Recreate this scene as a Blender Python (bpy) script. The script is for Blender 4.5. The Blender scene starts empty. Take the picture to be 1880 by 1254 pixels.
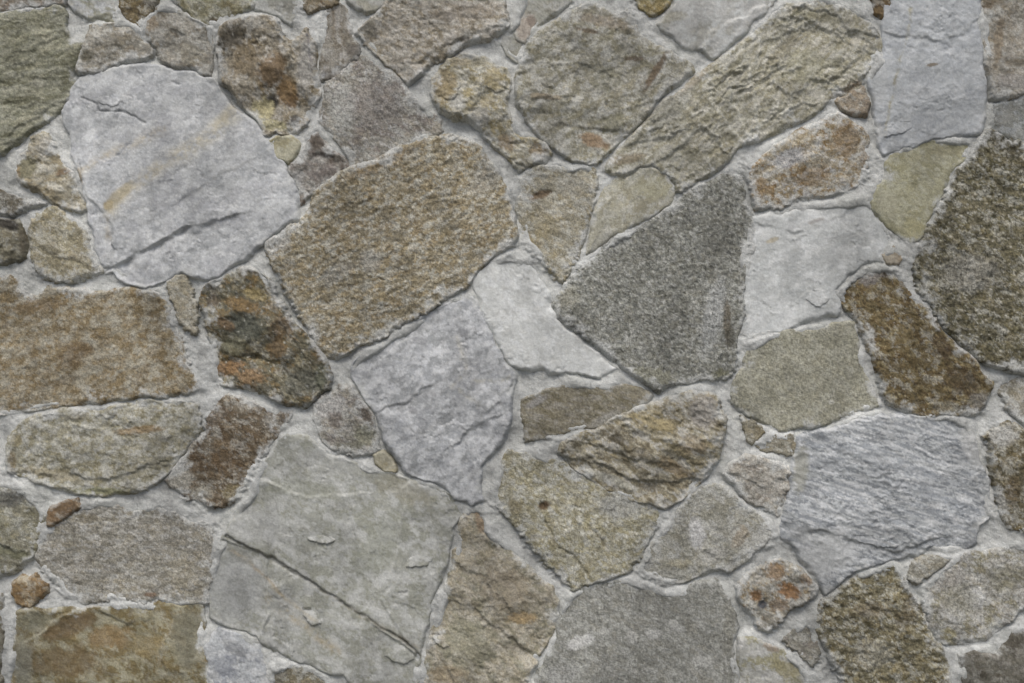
import bpy, math
import numpy as np

# ------------------------------------------------------------------ camera, sky, sun, exposure
S = bpy.context.scene
PX = 0.001                       # one photograph pixel is one millimetre of wall
ZC = 1.35                        # height of the picture centre above the ground
LENS = 50.0
DIST = 1.880 * LENS / 36.0
cam_d = bpy.data.cameras.new('camera'); cam = bpy.data.objects.new('camera', cam_d)
S.collection.objects.link(cam)
cam.location = (0, -DIST - 0.010, ZC); cam.rotation_euler = (math.radians(90), 0, 0)
cam_d.lens = LENS; cam_d.sensor_width = 36; cam_d.clip_start = 0.05; cam_d.clip_end = 3000
S.camera = cam
SUN_EL, SUN_AZ = math.radians(58), math.radians(184)   # azimuth clockwise from +Y: straight in front of the wall, high
w = bpy.data.worlds.new('World'); S.world = w; w.use_nodes = True
nt = w.node_tree; nt.nodes.clear()
sky = nt.nodes.new('ShaderNodeTexSky'); sky.sky_type = 'NISHITA'; sky.sun_disc = False
sky.sun_elevation = SUN_EL; sky.sun_rotation = SUN_AZ; sky.dust_density = 4.0; sky.air_density = 1.0; sky.ozone_density = 0.6
bg = nt.nodes.new('ShaderNodeBackground'); bg.inputs['Strength'].default_value = 0.125
wo = nt.nodes.new('ShaderNodeOutputWorld')
nt.links.new(sky.outputs[0], bg.inputs[0]); nt.links.new(bg.outputs[0], wo.inputs[0])
sd_ = bpy.data.lights.new('sun', 'SUN'); sd_.energy = 1.7; sd_.angle = math.radians(34); sd_.color = (1.0, 0.965, 0.925)
sun = bpy.data.objects.new('sun', sd_); S.collection.objects.link(sun)
sun.location = (0, -3, 5); sun.rotation_euler = (math.radians(90) - SUN_EL, 0, math.pi - SUN_AZ)
S.view_settings.view_transform = 'Standard'; S.view_settings.look = 'None'
S.view_settings.gamma = 1.0; S.view_settings.exposure = 0.0
RG = 0.62; GB = 0.88              # how far the palette leans to red and to yellow
KALB = 1.20                      # albedo = photographed linear value * KALB

# ------------------------------------------------------------------ numpy noise
_r = np.random.RandomState(7)
_G = _r.rand(256, 256) * 2 * np.pi
_GX, _GY = np.cos(_G).astype(np.float32), np.sin(_G).astype(np.float32)
_V = _r.rand(256, 256).astype(np.float32)

def gn(x, y, seed=0):
    x = x + seed * 17.37; y = y + seed * 9.71
    xi = np.floor(x).astype(np.int64); yi = np.floor(y).astype(np.int64)
    fx = (x - xi).astype(np.float32); fy = (y - yi).astype(np.float32)
    u = fx*fx*fx*(fx*(fx*6-15)+10); v = fy*fy*fy*(fy*(fy*6-15)+10)
    x0 = (xi + seed*31) & 255; x1 = (x0+1) & 255; y0 = (yi + seed*57) & 255; y1 = (y0+1) & 255
    a = _GX[x0, y0]*fx + _GY[x0, y0]*fy
    b = _GX[x1, y0]*(fx-1) + _GY[x1, y0]*fy
    c = _GX[x0, y1]*fx + _GY[x0, y1]*(fy-1)
    d = _GX[x1, y1]*(fx-1) + _GY[x1, y1]*(fy-1)
    return (a + u*(b-a)) + v*((c + u*(d-c)) - (a + u*(b-a)))

def fbm(x, y, octv=4, seed=0, gain=0.5, ridged=False):
    s = 0; a = 1.0; n = 0
    for o in range(octv):
        g = gn(x, y, seed + o*13) * 1.5
        if ridged: g = 1 - 2*np.abs(g)
        s = s + a*g; n += a; a *= gain
        x, y = x*1.93*0.8 - y*1.93*0.6, x*1.93*0.6 + y*1.93*0.8
    return s / n

def sst(a, b, x):
    t = np.clip((x-a)/(b-a), 0, 1); return t*t*(3-2*t)

def lin(c):
    c = np.array(c, dtype=float)/255.0
    c = np.where(c <= 0.04045, c/12.92, ((c+0.055)/1.055)**2.4) * KALB
    r, g, b = c; return np.array([g + (r-g)*RG, g*1.0, g + (b-g)*(GB if b < g else 0.55)])*np.array([0.985 if r > b else 0.975, 0.995, 0.99])

def grime(X, Y):                     # years of weather lie over stones and joints alike
    return (1 + 0.42*fbm(X/260, Y/330, 3, 700) - 0.14*sst(0.04, 0.26, fbm(X/55, Y/130, 4, 703, .6)))[..., None]

def rot(x, y, deg):
    a = math.radians(deg); return x*math.cos(a) + y*math.sin(a), -x*math.sin(a) + y*math.cos(a)

def warp(x, y, fine=1.5):
    fm = fine*np.clip(0.7 + 3.0*fbm(x/90, y/90, 2, 107), 0.1, 1.6)
    wx = 8.0*fbm(x/70, y/70, 2, 101) + 3.5*fbm(x/24, y/24, 3, 102, 0.6) + fm*fbm(x/10, y/10, 4, 105, 0.7)
    wy = 8.0*fbm(x/70, y/70, 2, 103) + 3.5*fbm(x/24, y/24, 3, 104, 0.6) + fm*fbm(x/10, y/10, 4, 106, 0.7)
    return x+wx, y+wy

def seg_dist(x, y, pts, closed=False):
    """distance to a polyline and the signed side of the nearest segment"""
    P = [np.array(p, float) for p in pts]
    if closed: P = P + [P[0]]
    best = np.full(x.shape, 1e9); side = np.zeros(x.shape)
    for a, b in zip(P[:-1], P[1:]):
        d = b-a; L = d@d + 1e-9
        t = np.clip(((x-a[0])*d[0] + (y-a[1])*d[1])/L, 0, 1)
        dx = x-(a[0]+t*d[0]); dy = y-(a[1]+t*d[1]); q = dx*dx+dy*dy
        m = q < best
        best = np.where(m, q, best)
        if not closed: side = np.where(m, d[0]*(y-a[1]) - d[1]*(x-a[0]), side)
    return np.sqrt(best), np.sign(side)

def poly_sd(x, y, pts):
    d, _ = seg_dist(x, y, pts, True)
    ins = np.zeros(x.shape, bool); n = len(pts)
    for i in range(n):
        x0, y0 = pts[i]; x1, y1 = pts[(i+1) % n]
        if y0 == y1: continue
        c = ((y0 > y) != (y1 > y)) & (x < (x1-x0)*(y-y0)/(y1-y0) + x0)
        ins ^= c
    return np.where(ins, d, -d) + 1.5

# ------------------------------------------------------------------ mesh from a height field
def grid_object(name, X, Y, Hm, mask, col, mat, depth, parent):
    """X,Y in photo pixels (2-D), Hm height in mm towards the viewer; closed at the back by a skirt and a cap"""
    ny, nx = X.shape
    fm = mask[:-1, :-1] & mask[1:, :-1] & mask[:-1, 1:] & mask[1:, 1:]
    idx = np.arange(ny*nx).reshape(ny, nx)
    a = idx[:-1, :-1][fm]; b = idx[:-1, 1:][fm]; c = idx[1:, 1:][fm]; d = idx[1:, :-1][fm]
    quads = np.stack([a, d, c, b], 1)
    used = np.zeros(ny*nx, bool); used[quads.ravel()] = True
    remap = np.cumsum(used)-1
    quads = remap[quads]
    vx = (X.ravel()[used]-940)*PX; vz = ZC-(Y.ravel()[used]-627)*PX; vy = -Hm.ravel()[used]*PX
    V = np.stack([vx, vy, vz], 1); nv = len(V)
    E = np.concatenate([quads[:, [0, 1]], quads[:, [1, 2]], quads[:, [2, 3]], quads[:, [3, 0]]])
    key = E[:, 0].astype(np.int64)*nv + E[:, 1]; rkey = E[:, 1].astype(np.int64)*nv + E[:, 0]
    B = E[~np.isin(key, rkey)]
    bv = np.unique(B); bm_ = -np.ones(nv, np.int64); bm_[bv] = np.arange(len(bv)) + nv
    SK = V[bv].copy(); SK[:, 1] = depth*PX
    cen = SK.mean(0)[None]
    V = np.concatenate([V, SK, cen]); ci = len(V)-1
    sk = np.stack([B[:, 1], B[:, 0], bm_[B[:, 0]], bm_[B[:, 1]]], 1)
    tri = np.stack([bm_[B[:, 1]], bm_[B[:, 0]], np.full(len(B), ci)], 1)
    nq = len(quads)+len(sk)
    loops = np.concatenate([quads.ravel(), sk.ravel(), tri.ravel()])
    starts = np.concatenate([np.arange(nq)*4, nq*4 + np.arange(len(tri))*3])
    tot = np.concatenate([np.full(nq, 4), np.full(len(tri), 3)])
    me = bpy.data.meshes.new(name)
    me.vertices.add(len(V)); me.vertices.foreach_set('co', V.astype(np.float32).ravel())
    me.loops.add(len(loops)); me.loops.foreach_set('vertex_index', loops.astype(np.int32))
    me.polygons.add(len(starts)); me.polygons.foreach_set('loop_start', starts.astype(np.int32))
    me.polygons.foreach_set('loop_total', tot.astype(np.int32))
    me.update(calc_edges=True)
    C = np.ones((len(V), 4), np.float32)
    cc = col.reshape(-1, 3)[used]; C[:nv, :3] = cc; C[nv:nv+len(bv), :3] = C[bv, :3]; C[-1, :3] = cc.mean(0)
    at = me.color_attributes.new('mineral', 'FLOAT_COLOR', 'POINT'); at.data.foreach_set('color', C.ravel())
    me.shade_smooth() if hasattr(me, 'shade_smooth') else None
    me.materials.append(mat)
    o = bpy.data.objects.new(name, me); S.collection.objects.link(o); o.parent = parent
    return o

# ------------------------------------------------------------------ materials
def material(name, rough, grain, bump, scale, spec=0.35):
    grain *= 2.7
    m = bpy.data.materials.new(name); m.use_nodes = True
    t = m.node_tree; N = t.nodes; L = t.links
    p = N['Principled BSDF']; p.inputs['Roughness'].default_value = rough
    p.inputs['Specular IOR Level'].default_value = spec
    a = N.new('ShaderNodeAttribute'); a.attribute_name = 'mineral'
    tc = N.new('ShaderNodeTexCoord')
    n1 = N.new('ShaderNodeTexNoise'); n1.inputs['Scale'].default_value = scale; n1.inputs['Detail'].default_value = 5; n1.inputs['Roughness'].default_value = 0.7
    n2 = N.new('ShaderNodeTexNoise'); n2.inputs['Scale'].default_value = scale*1.2; n2.inputs['Detail'].default_value = 3; n2.inputs['Roughness'].default_value = 0.8
    L.new(tc.outputs['Object'], n1.inputs['Vector']); L.new(tc.outputs['Object'], n2.inputs['Vector'])
    mr = N.new('ShaderNodeMapRange'); mr.inputs['From Min'].default_value = 0.3; mr.inputs['From Max'].default_value = 0.7
    mr.inputs['To Min'].default_value = 1-grain; mr.inputs['To Max'].default_value = 1+grain
    L.new(n2.outputs['Fac'], mr.inputs['Value'])
    mx = N.new('ShaderNodeVectorMath'); mx.operation = 'SCALE'
    L.new(a.outputs['Color'], mx.inputs[0]); L.new(mr.outputs['Result'], mx.inputs['Scale'])
    L.new(mx.outputs['Vector'], p.inputs['Base Color'])
    b = N.new('ShaderNodeBump'); b.inputs['Strength'].default_value = 1.0; b.inputs['Distance'].default_value = bump
    L.new(n1.outputs['Fac'], b.inputs['Height']); L.new(b.outputs['Normal'], p.inputs['Normal'])
    return m
M_MORTAR = material('mortar_sanded', 0.92, 0.07, 0.0021, 330, 0.2)
MATS = {
    'granite': material('granite_grain', 0.82, 0.16, 0.0015, 300),
    'marble': material('marble_crystal', 0.58, 0.05, 0.0008, 230, 0.45),
    'slate': material('slate_mica', 0.72, 0.10, 0.0010, 320, 0.4),
    'crag': material('quartzite_crag', 0.75, 0.12, 0.0013, 240, 0.4),
}
MORT = (178, 180, 177)

# relief in mm: (amplitude, length) pairs; terr = chipped terraces; rid = (amp, long, short, ridged)
TYPES = {
    'granite': dict(lo=(7.0, 140), mid=(2.4, 34), fine=(1.7, 10), grain=0.40, terr=(0.6, 60), rid=(0.9, 50, 14), hair=.5, fac=.035),
    'marble':  dict(lo=(8.0, 150), mid=(1.6, 46), fine=(0.5, 9), grain=0.10, terr=(1.2, 60), rid=(0.9, 90, 24), hair=.6, fac=.045),
    'slate':   dict(lo=(7.0, 150), mid=(1.2, 44), fine=(0.5, 8), grain=0.28, terr=(1.0, 70), rid=(0.8, 90, 12), hair=.4, fac=.025),
    'crag':    dict(lo=(12.0, 110), mid=(4.0, 36), fine=(1.2, 10), grain=0.25, terr=(2.4, 50), rid=(3.2, 80, 22), hair=1.0, fac=.09),
}

FINE = {'granite': 6.0, 'crag': 4.0, 'marble': 1.8, 'slate': 2.5}
def stone_fields(s, X, Y, seed):
    T = dict(TYPES[s['t']]); T.update(s.get('rel', {}))
    wx, wy = warp(X, Y, FINE[s['t']])
    sd = poly_sd(wx, wy, s['p'])
    H = max(5.0, -0.5 + s.get('h', 12.0)*0.62); ew = s.get('w', 12.0)*np.clip(0.45 + 1.7*fbm(X/45, Y/45, 3, seed+16), 0.12, 1.4); ang = s.get('a', 30)
    if X.shape[0]*X.shape[1] < 62*62: ew = np.minimum(ew, 3.0); H = max(H, 9.0)
    u = np.clip((sd+5)/(ew+5), 0, 1); prof = 1-(1-u)**2.2
    base = -7 + (H+7)*prof
    cx = np.mean([q[0] for q in s['p']]); cy = np.mean([q[1] for q in s['p']])
    if X.shape[0]*X.shape[1] < 70*70: H = max(H, 8.5)
    tr = np.random.RandomState(seed); tx, ty = np.array(s.get('tilt', (0, 0))) + tr.uniform(-1, 1, 2)*np.array([1.8, 1.4])*min(1.0, 160/math.sqrt(X.size*3.6+1)*1.3+.25)
    rel = (tx*(X-cx) + ty*(Y-cy))/100.0
    K = s.get('k', 1.0)
    rx, ry = rot(X, Y, ang)
    rel = rel + K*T['lo'][0]*fbm(X/T['lo'][1], Y/T['lo'][1], 2, seed)
    rel = rel + K*T['mid'][0]*fbm(X/T['mid'][1], Y/T['mid'][1], 4, seed+1, 0.55)
    rel = rel + T['fine'][0]*fbm(X/T['fine'][1], Y/T['fine'][1], 3, seed+2, 0.65)
    if T['rid'][0]:
        qx = rx/T['rid'][1] + 0.9*fbm(X/50, Y/50, 4, seed+8, 0.6); qy = ry/T['rid'][2] + 1.8*fbm(X/50, Y/50, 4, seed+9, 0.6)
        msk = np.clip(0.55 + 1.6*fbm(X/75, Y/75, 3, seed+14), 0.0, 1.3)
        rel = rel + K*T['rid'][0]*msk*(0.6*fbm(qx, qy, 4, seed+3, 0.6, True) + 0.6*fbm(qx, qy, 4, seed+15, 0.6))
    # hairline splits
    hc = gn(rx/85 + 1.2*fbm(X/40, Y/40, 4, seed+50, .6), ry/38 + 1.2*fbm(X/40, Y/40, 4, seed+51, .6), seed+52)
    hm = sst(0.05, 0.3, fbm(X/60, Y/60, 3, seed+53)) * T.get('hair', 0)
    rel = rel - 2.2*hm*np.exp(-(hc/0.02)**2) + 0.9*hm*np.tanh(hc/0.03)
    if T['terr'][0]:
        f = fbm(rx/T['terr'][1]/1.4, ry/T['terr'][1], 5, seed+4, 0.5)*4.0 + 50
        fr = f-np.floor(f)
        rel = rel + K*T['terr'][0]*(np.floor(f)-50 + sst(0.45, 1.0, fr))*0.55
    rel = rel + T['grain']*gn(X/2.6, Y/2.6, seed+5) * 2
    wv = s.get('wv', 12.0); wx2 = X + wv*fbm(X/34, Y/34, 4, seed+6, .6); wy2 = Y + wv*fbm(X/34, Y/34, 4, seed+7, .6)
    # broad split planes
    fs = T.get('fac', 0)*K
    if fs:
        w3x = X + 50*fbm(X/60, Y/60, 4, seed+60, .6); w3y = Y + 50*fbm(X/60, Y/60, 4, seed+61, .6)
        nf = 2 + int((X.max()-X.min())*(Y.max()-Y.min())/95.0**2)
        best = None
        for _ in range(nf):
            px, py = tr.uniform(X.min(), X.max()), tr.uniform(Y.min(), Y.max())
            pl = tr.uniform(-1, 1)*22*fs + fs*(tr.uniform(-1, 1)*(w3x-px) + tr.uniform(-1, 1)*(w3y-py)) + 0.35*fs*np.hypot(w3x-px, w3y-py)
            best = pl if best is None else np.minimum(best, pl)
        rel = rel + np.clip(best - best.mean(), -7, 6)
    for f in s.get('plate', []):
        pw = poly_sd(X + 0.5*(wx2-X), Y + 0.5*(wy2-Y), f[0]); rel = rel + f[1]*(sst(-2.5, 2.0, pw) - 0.5)
    for f in s.get('step', []):
        d, sg = seg_dist(wx2, wy2, f[0]); drop = f[1]; R = f[2]
        e = np.exp(-d/R); brk = np.clip(0.75 + 1.5*fbm(X/38, Y/38, 3, seed+12), 0.05, 1.5)
        side = sst(-3.0, 3.5, d*sg)
        rel = rel - brk*drop*e*(0.72*side - 0.2*(1-side))
    for f in s.get('crack', []):
        d, sg = seg_dist(wx2, wy2, f[0])
        rel = rel - 0.7*f[1]*np.exp(-(d/f[2])**2)*(0.5 + 0.6*np.clip(fbm(X/14, Y/14, 2, seed+11)+0.5, 0, 1))
    for f in s.get('pit', []):
        qx, qy = rot(wx2-f[0], wy2-f[1], f[4])
        rel = rel - f[5]*np.exp(-((qx/f[2])**2 + (qy/f[3])**2))
    hgt = base + rel*sst(-4, 6, sd)
    # ---- colour of the mineral itself
    c = [lin(q) for q in s['c']]; c = [c[0]] + [np.clip(c[0] + 1.35*(q-c[0]), .01, .9) for q in c[1:]]
    cs = s.get('cs', 45.0); an = s.get('an', 1.35)
    f1 = fbm(rx/cs/an, ry/cs, 5, seed+20, 0.62)
    f2 = fbm(rx/(cs*.45)/an, ry/(cs*.45), 5, seed+21, 0.62)
    f3 = fbm(X/8, Y/8, 3, seed+22, 0.7)
    col = np.empty(X.shape+(3,)); col[:] = c[0]
    def mixc(m, k): 
        nonlocal col
        col = col*(1-m[..., None]) + np.asarray(k)*m[..., None]
    if len(c) > 1: mixc(sst(-0.04, 0.16, f1+0.3*f3)*0.9, c[1])
    if len(c) > 2: mixc(sst(0.02, 0.2, f2+0.35*f3)*0.85, c[2])
    if len(c) > 3: mixc(sst(0.05, 0.2, -f1*0.6-f2*0.6+0.35*f3)*0.85, c[3])
    va = s.get('va', {'granite': .95, 'crag': .8, 'marble': .22, 'slate': .35}[s['t']])
    f4 = fbm(rx/19/an + .8*f1, ry/17 + .8*f2, 5, seed+23, 0.72); f5 = fbm(rx/30/an, ry/19, 5, seed+24, 0.68)
    mixc(sst(0.03, 0.16, f4)*va*0.7, c[0]*0.35 + lin((166, 166, 158))*0.65)
    mixc(sst(0.03, 0.18, f5)*va*0.8, c[0]*0.68*np.array([1, .97, .88]))
    mixc(sst(0.04, 0.25, -f4*0.7-f5*0.7)*va*0.45, c[0]*np.array([1.02, .93, .76]))
    for q in s.get('bl', []):           # mineral stains: x, y, rx, ry, angle, colour, strength
        qx, qy = rot(X-q[0], Y-q[1], q[4])
        r = np.sqrt((qx/q[2])**2 + (qy/q[3])**2) + 0.55*f2 + 0.28*f3
        k_ = lin(q[5]); mixc(sst(1.1, 0.6, r)*q[6]*0.95, 0.86*k_ + 0.14*k_[1])
    for q in s.get('vein', []):         # polyline, width, colour, strength
        d, sg = seg_dist(X + 9*f2, Y + 9*f1, q[0])
        mixc(np.exp(-(d/q[1])**2)*q[3]*np.clip(0.5+1.6*f2+0.8*f3, 0, 1)*0.85, lin(q[2]))
    for f in s.get('crack', []):
        if len(f) > 3:
            d, sg = seg_dist(wx2, wy2, f[0]); mixc(np.exp(-(d/(f[2]*1.3))**2)*0.75*np.clip(0.7+1.2*f3, 0, 1), lin(f[3]))
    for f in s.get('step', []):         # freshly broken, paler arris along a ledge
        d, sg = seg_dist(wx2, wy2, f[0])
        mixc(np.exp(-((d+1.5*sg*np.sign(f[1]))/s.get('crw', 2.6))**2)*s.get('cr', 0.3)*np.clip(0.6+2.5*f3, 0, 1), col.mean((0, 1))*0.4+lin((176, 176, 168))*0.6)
    sp = s.get('sp', 0.35)              # speckle contrast
    g1 = gn(X/3.1, Y/3.1, seed+30) + 0.6*gn(X/6.5, Y/6.5, seed+31)
    col = col*(1 + sp*np.clip(g1, -0.9, 0.9)*1.3)[..., None]
    dk = s.get('dk')                    # dark mineral grains (colour, amount)
    if dk: mixc(sst(0.62-dk[1], 0.80-dk[1], gn(X/4.4, Y/4.4, seed+33)*1.2 + 0.5*f3)*0.8, lin(dk[0]))
    lt = s.get('lt')
    if lt: mixc(sst(0.66-lt[1], 0.84-lt[1], gn(X/5.2, Y/5.2, seed+34)*1.2 + 0.5*f2+0.3*f3)*0.8, lin(lt[0]))
    sm = s.get('sm', {'marble': 0.1, 'crag': .5, 'slate': .15}.get(s['t'], 0.6))
    if X.shape[0]*X.shape[1] < 70*70: sm = -0.5               # mortar film left on the rim
    e = sst(26, 4, sd + 40*fbm(X/40, Y/40, 3, seed+25) + 22*f3 + (1-sm)*22 + 3)
    mixc(e*0.85, lin(MORT)*0.93)
    col = np.clip(col*grime(X, Y), 0.01, 0.9)
    fl = []                             # loose scales of rock still clinging to the face: parts of their own
    for f in s.get('flake', []):
        if f[2] < 5: continue
        qx, qy = rot(X-f[0], Y-f[1], f[4]); qx = qx + 5*fbm(X/12, Y/12, 3, seed+17, .7); qy = qy + 5*fbm(X/12, Y/12, 3, seed+18, .7)
        r = np.maximum(np.abs(qx/f[2] + 0.35*qy/f[3]), np.abs(qy/f[3] - 0.25*qx/f[2]))*0.5 + 0.55*np.sqrt((qx/f[2])**2 + (qy/f[3])**2)
        tk = 0.6*f[5]*np.clip(0.45 + 0.6*(Y-f[1])/f[3], 0.0, 1.1)
        fh = hgt - 1.5 + (tk + 1.5)*sst(1.10, 0.94, r)
        fl.append((fh, r < 1.12, np.clip(col*1.015, 0, .9)))
    return sd, hgt, col, fl

# ------------------------------------------------------------------ the stones, traced in photograph pixels
ST = []
def A(l, p, t, c, **k):
    ST.append(dict(l=l, p=p, t=t, c=c, **k))

# --- upper left
A('brown weathered strip of stone cut by the top left corner', [(-70,-60),(119,-60),(121,-5),(118,7),(92,11),(60,15),(40,19),(0,23),(-70,30)], 'granite',
  [(118,104,92),(100,84,70),(140,132,122)], h=14, a=-8, dk=((70,62,55),.1))
A('large olive green slab at the left edge beside the big white stone', [(-70,32),(0,25),(40,22),(75,14),(108,12),(120,28),(118,52),(128,72),(146,78),(144,100),(137,130),(130,165),(122,185),(105,205),(80,226),(45,248),(20,268),(0,280),(-70,315)], 'slate',
  [(112,113,94),(98,98,78),(128,128,110),(134,132,112)], h=15, a=-12, cs=28, an=3, sp=.45, k=1.3, rel=dict(rid=(3.5,70,14), mid=(3.5,45)),
  step=[([(45,230),(85,205),(118,185)],6,30)], bl=[(70,150,12,10,0,(150,148,130),.6)])
A('pale grey wedge of stone at the top, left of the brown pebble', [(132,-60),(206,-60),(210,15),(207,38),(180,33),(160,33),(140,22),(128,5)], 'marble',
  [(150,151,146),(132,132,118),(160,162,162)], h=9, step=[([(135,20),(165,33),(185,28)],5,14)], bl=[(200,28,12,10,0,(118,114,85),.6)])
A('grey brown wedge with a dark mossy hollow above the big white stone', [(168,42),(190,42),(215,42),(238,45),(252,60),(268,82),(278,98),(268,110),(250,114),(230,115),(205,120),(192,130),(175,136),(150,132),(138,128),(142,105),(150,75)], 'crag',
  [(136,132,123),(120,112,98),(148,145,137)], h=17, w=9, bl=[(162,103,16,12,0,(82,76,56),.8),(240,95,14,12,0,(118,100,78),.5)], rel=dict(lo=(4,80), rid=(2.5,50,16)))
A('small rounded brown pebble wedged at the top', [(222,-40),(292,-40),(285,5),(277,22),(264,38),(253,53),(240,45),(226,30),(219,12)], 'granite',
  [(106,90,62),(122,108,84),(84,72,54)], h=14, w=14, bl=[(275,0,14,18,0,(120,118,112),.6)])
A('grey brown blocky stone with an ochre left edge, left of the rusty knobbly stone', [(257,55),(266,32),(284,13),(310,14),(340,25),(360,35),(384,52),(390,80),(388,120),(384,140),(370,142),(352,126),(322,121),(300,115),(285,95),(268,70)], 'crag',
  [(128,125,117),(112,104,92),(146,143,135)], h=13, w=10, rel=dict(lo=(4,80), rid=(2.5,60,18)), bl=[(277,45,14,18,20,(130,108,82),.7),(350,100,30,20,10,(128,118,96),.6)],
  step=[([(300,50),(335,62),(370,70)],4,16)])
A('olive tan slab cut by the top edge above the rusty dark stone', [(300,-60),(520,-60),(492,-2),(462,12),(435,24),(412,36),(401,53),(388,46),(370,40),(347,22),(322,5)], 'granite',
  [(132,128,104),(116,108,82),(148,146,130)], h=10, bl=[(392,38,12,10,0,(86,68,48),.8)])
A('pale mortar smeared stone above the rusty dark stone', [(478,-40),(548,-40),(543,20),(538,44),(520,34),(492,24),(468,16)], 'marble', [(150,152,148),(138,138,130)], h=5, w=16, k=.6)
A('rusty brown knobbly stone with black hollows and a yellow lower rim', [(400,66),(405,50),(425,38),(450,32),(478,29),(498,31),(512,42),(522,62),(536,76),(552,64),(568,55),(575,80),(577,110),(585,145),(585,175),(575,202),(560,230),(543,244),(525,246),(505,240),(484,245),(475,225),(455,200),(435,180),(420,160),(402,150),(400,125),(404,110),(400,90)], 'crag',
  [(138,128,112),(120,106,84),(152,146,136)], h=20, w=12, k=1.2, sp=.5, a=65,
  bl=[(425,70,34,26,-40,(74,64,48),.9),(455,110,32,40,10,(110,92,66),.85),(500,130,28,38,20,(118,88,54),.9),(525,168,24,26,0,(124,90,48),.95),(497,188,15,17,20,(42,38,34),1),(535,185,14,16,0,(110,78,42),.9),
      (480,205,22,34,30,(160,148,104),.9),(500,228,34,12,8,(158,148,106),.9),(562,120,18,60,5,(150,146,138),.9),(465,45,26,10,0,(150,148,140),.6),(540,222,10,12,0,(60,60,64),.8)],
  vein=[([(408,75),(412,112)],6,(50,44,34),.8),([(566,62),(573,120)],2,(88,82,96),.8),([(400,125),(418,100),(445,80)],5,(140,138,130),.8)],
  pit=[(497,186,14,16,20,11),(520,165,22,32,20,9),(425,68,22,18,0,7),(409,95,6,18,0,6)],
  step=[([(522,62),(540,110),(552,160),(545,215)],-6,20)], va=.3, lt=((178,172,160),.02))
A('small brown stone cut by the top edge above the tall brown grey one', [(556,-40),(620,-40),(614,4),(592,12),(570,22),(557,10)], 'granite', [(124,110,90),(104,86,66)], h=10)
A('tall brown grey stone with a dark vertical streak', [(592,22),(605,13),(620,4),(630,14),(638,35),(650,60),(661,86),(659,100),(645,115),(628,130),(608,142),(590,147),(588,120),(588,80)], 'slate',
  [(124,119,110),(106,98,86),(142,138,132)], h=8, a=85, sp=.5, vein=[([(614,8),(612,80)],5,(96,78,54),.9),([(620,125),(595,140)],5,(134,138,142),.7)], bl=[(600,135,12,12,0,(92,80,66),.7),(648,92,12,12,0,(88,78,68),.7)])
A('small light grey stone at the top touching the big beige one', [(630,-40),(720,-40),(706,3),(692,15),(670,18),(650,14),(636,4)], 'marble', [(150,150,144),(140,138,126)], h=13, w=8)
A('large pinkish beige stone pointing down at the top centre left', [(718,-60),(925,-60),(926,10),(931,45),(922,60),(898,70),(870,78),(842,88),(812,104),(797,112),(780,131),(765,141),(748,153),(738,143),(720,130),(704,114),(684,94),(667,76),(656,58),(668,42),(692,22),(706,4)], 'crag',
  [(158,151,140),(142,134,122),(168,162,153),(132,121,104)], va=.5, h=19, w=10, a=25, cs=35, k=.9, rel=dict(rid=(3,60,22), fine=(1.7,9)), bl=[(680,52,20,15,30,(112,104,88),.7),(850,25,70,18,-5,(124,110,94),.5)],
  step=[([(745,122),(800,92),(850,70),(905,50)],5,22)])
A('pinkish grey four cornered stone above the big tan slab', [(618,132),(635,120),(652,106),(666,103),(682,115),(710,132),(735,147),(755,168),(775,190),(795,208),(812,220),(806,235),(790,246),(757,262),(720,280),(690,295),(645,311),(640,295),(622,265),(602,240),(588,226),(588,200),(592,170),(602,148)], 'granite',
  [(144,140,132),(130,122,116),(156,154,150)], h=7, w=16, a=35, cs=30, sp=.5, bl=[(630,200,28,50,0,(152,154,148),.7),(690,190,60,50,0,(138,128,122),.5)], dk=((112,92,84),.06))
A('tiny cream pebble between the big white stone and the dark purple one', [(489,258),(508,250),(532,254),(546,262),(541,277),(528,299),(506,294),(493,280)], 'marble', [(158,154,132),(146,138,110)], h=10, w=9)
A('small dark purple brown stone above the left end of the big tan slab', [(580,240),(595,258),(610,280),(628,294),(642,312),(635,324),(608,342),(578,350),(560,358),(548,372),(541,360),(550,350),(540,330),(530,305),(545,285),(560,262),(570,248)], 'crag',
  [(128,120,114),(108,96,88),(142,138,132)], h=13, w=9, k=.7, bl=[(582,262,18,20,10,(80,66,54),.95),(600,282,18,8,10,(70,60,54),.7),(548,325,14,16,40,(158,156,152),.7),(595,318,34,16,-20,(110,98,92),.7)], step=[([(560,300),(575,282),(610,284)],7,16)])
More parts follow.
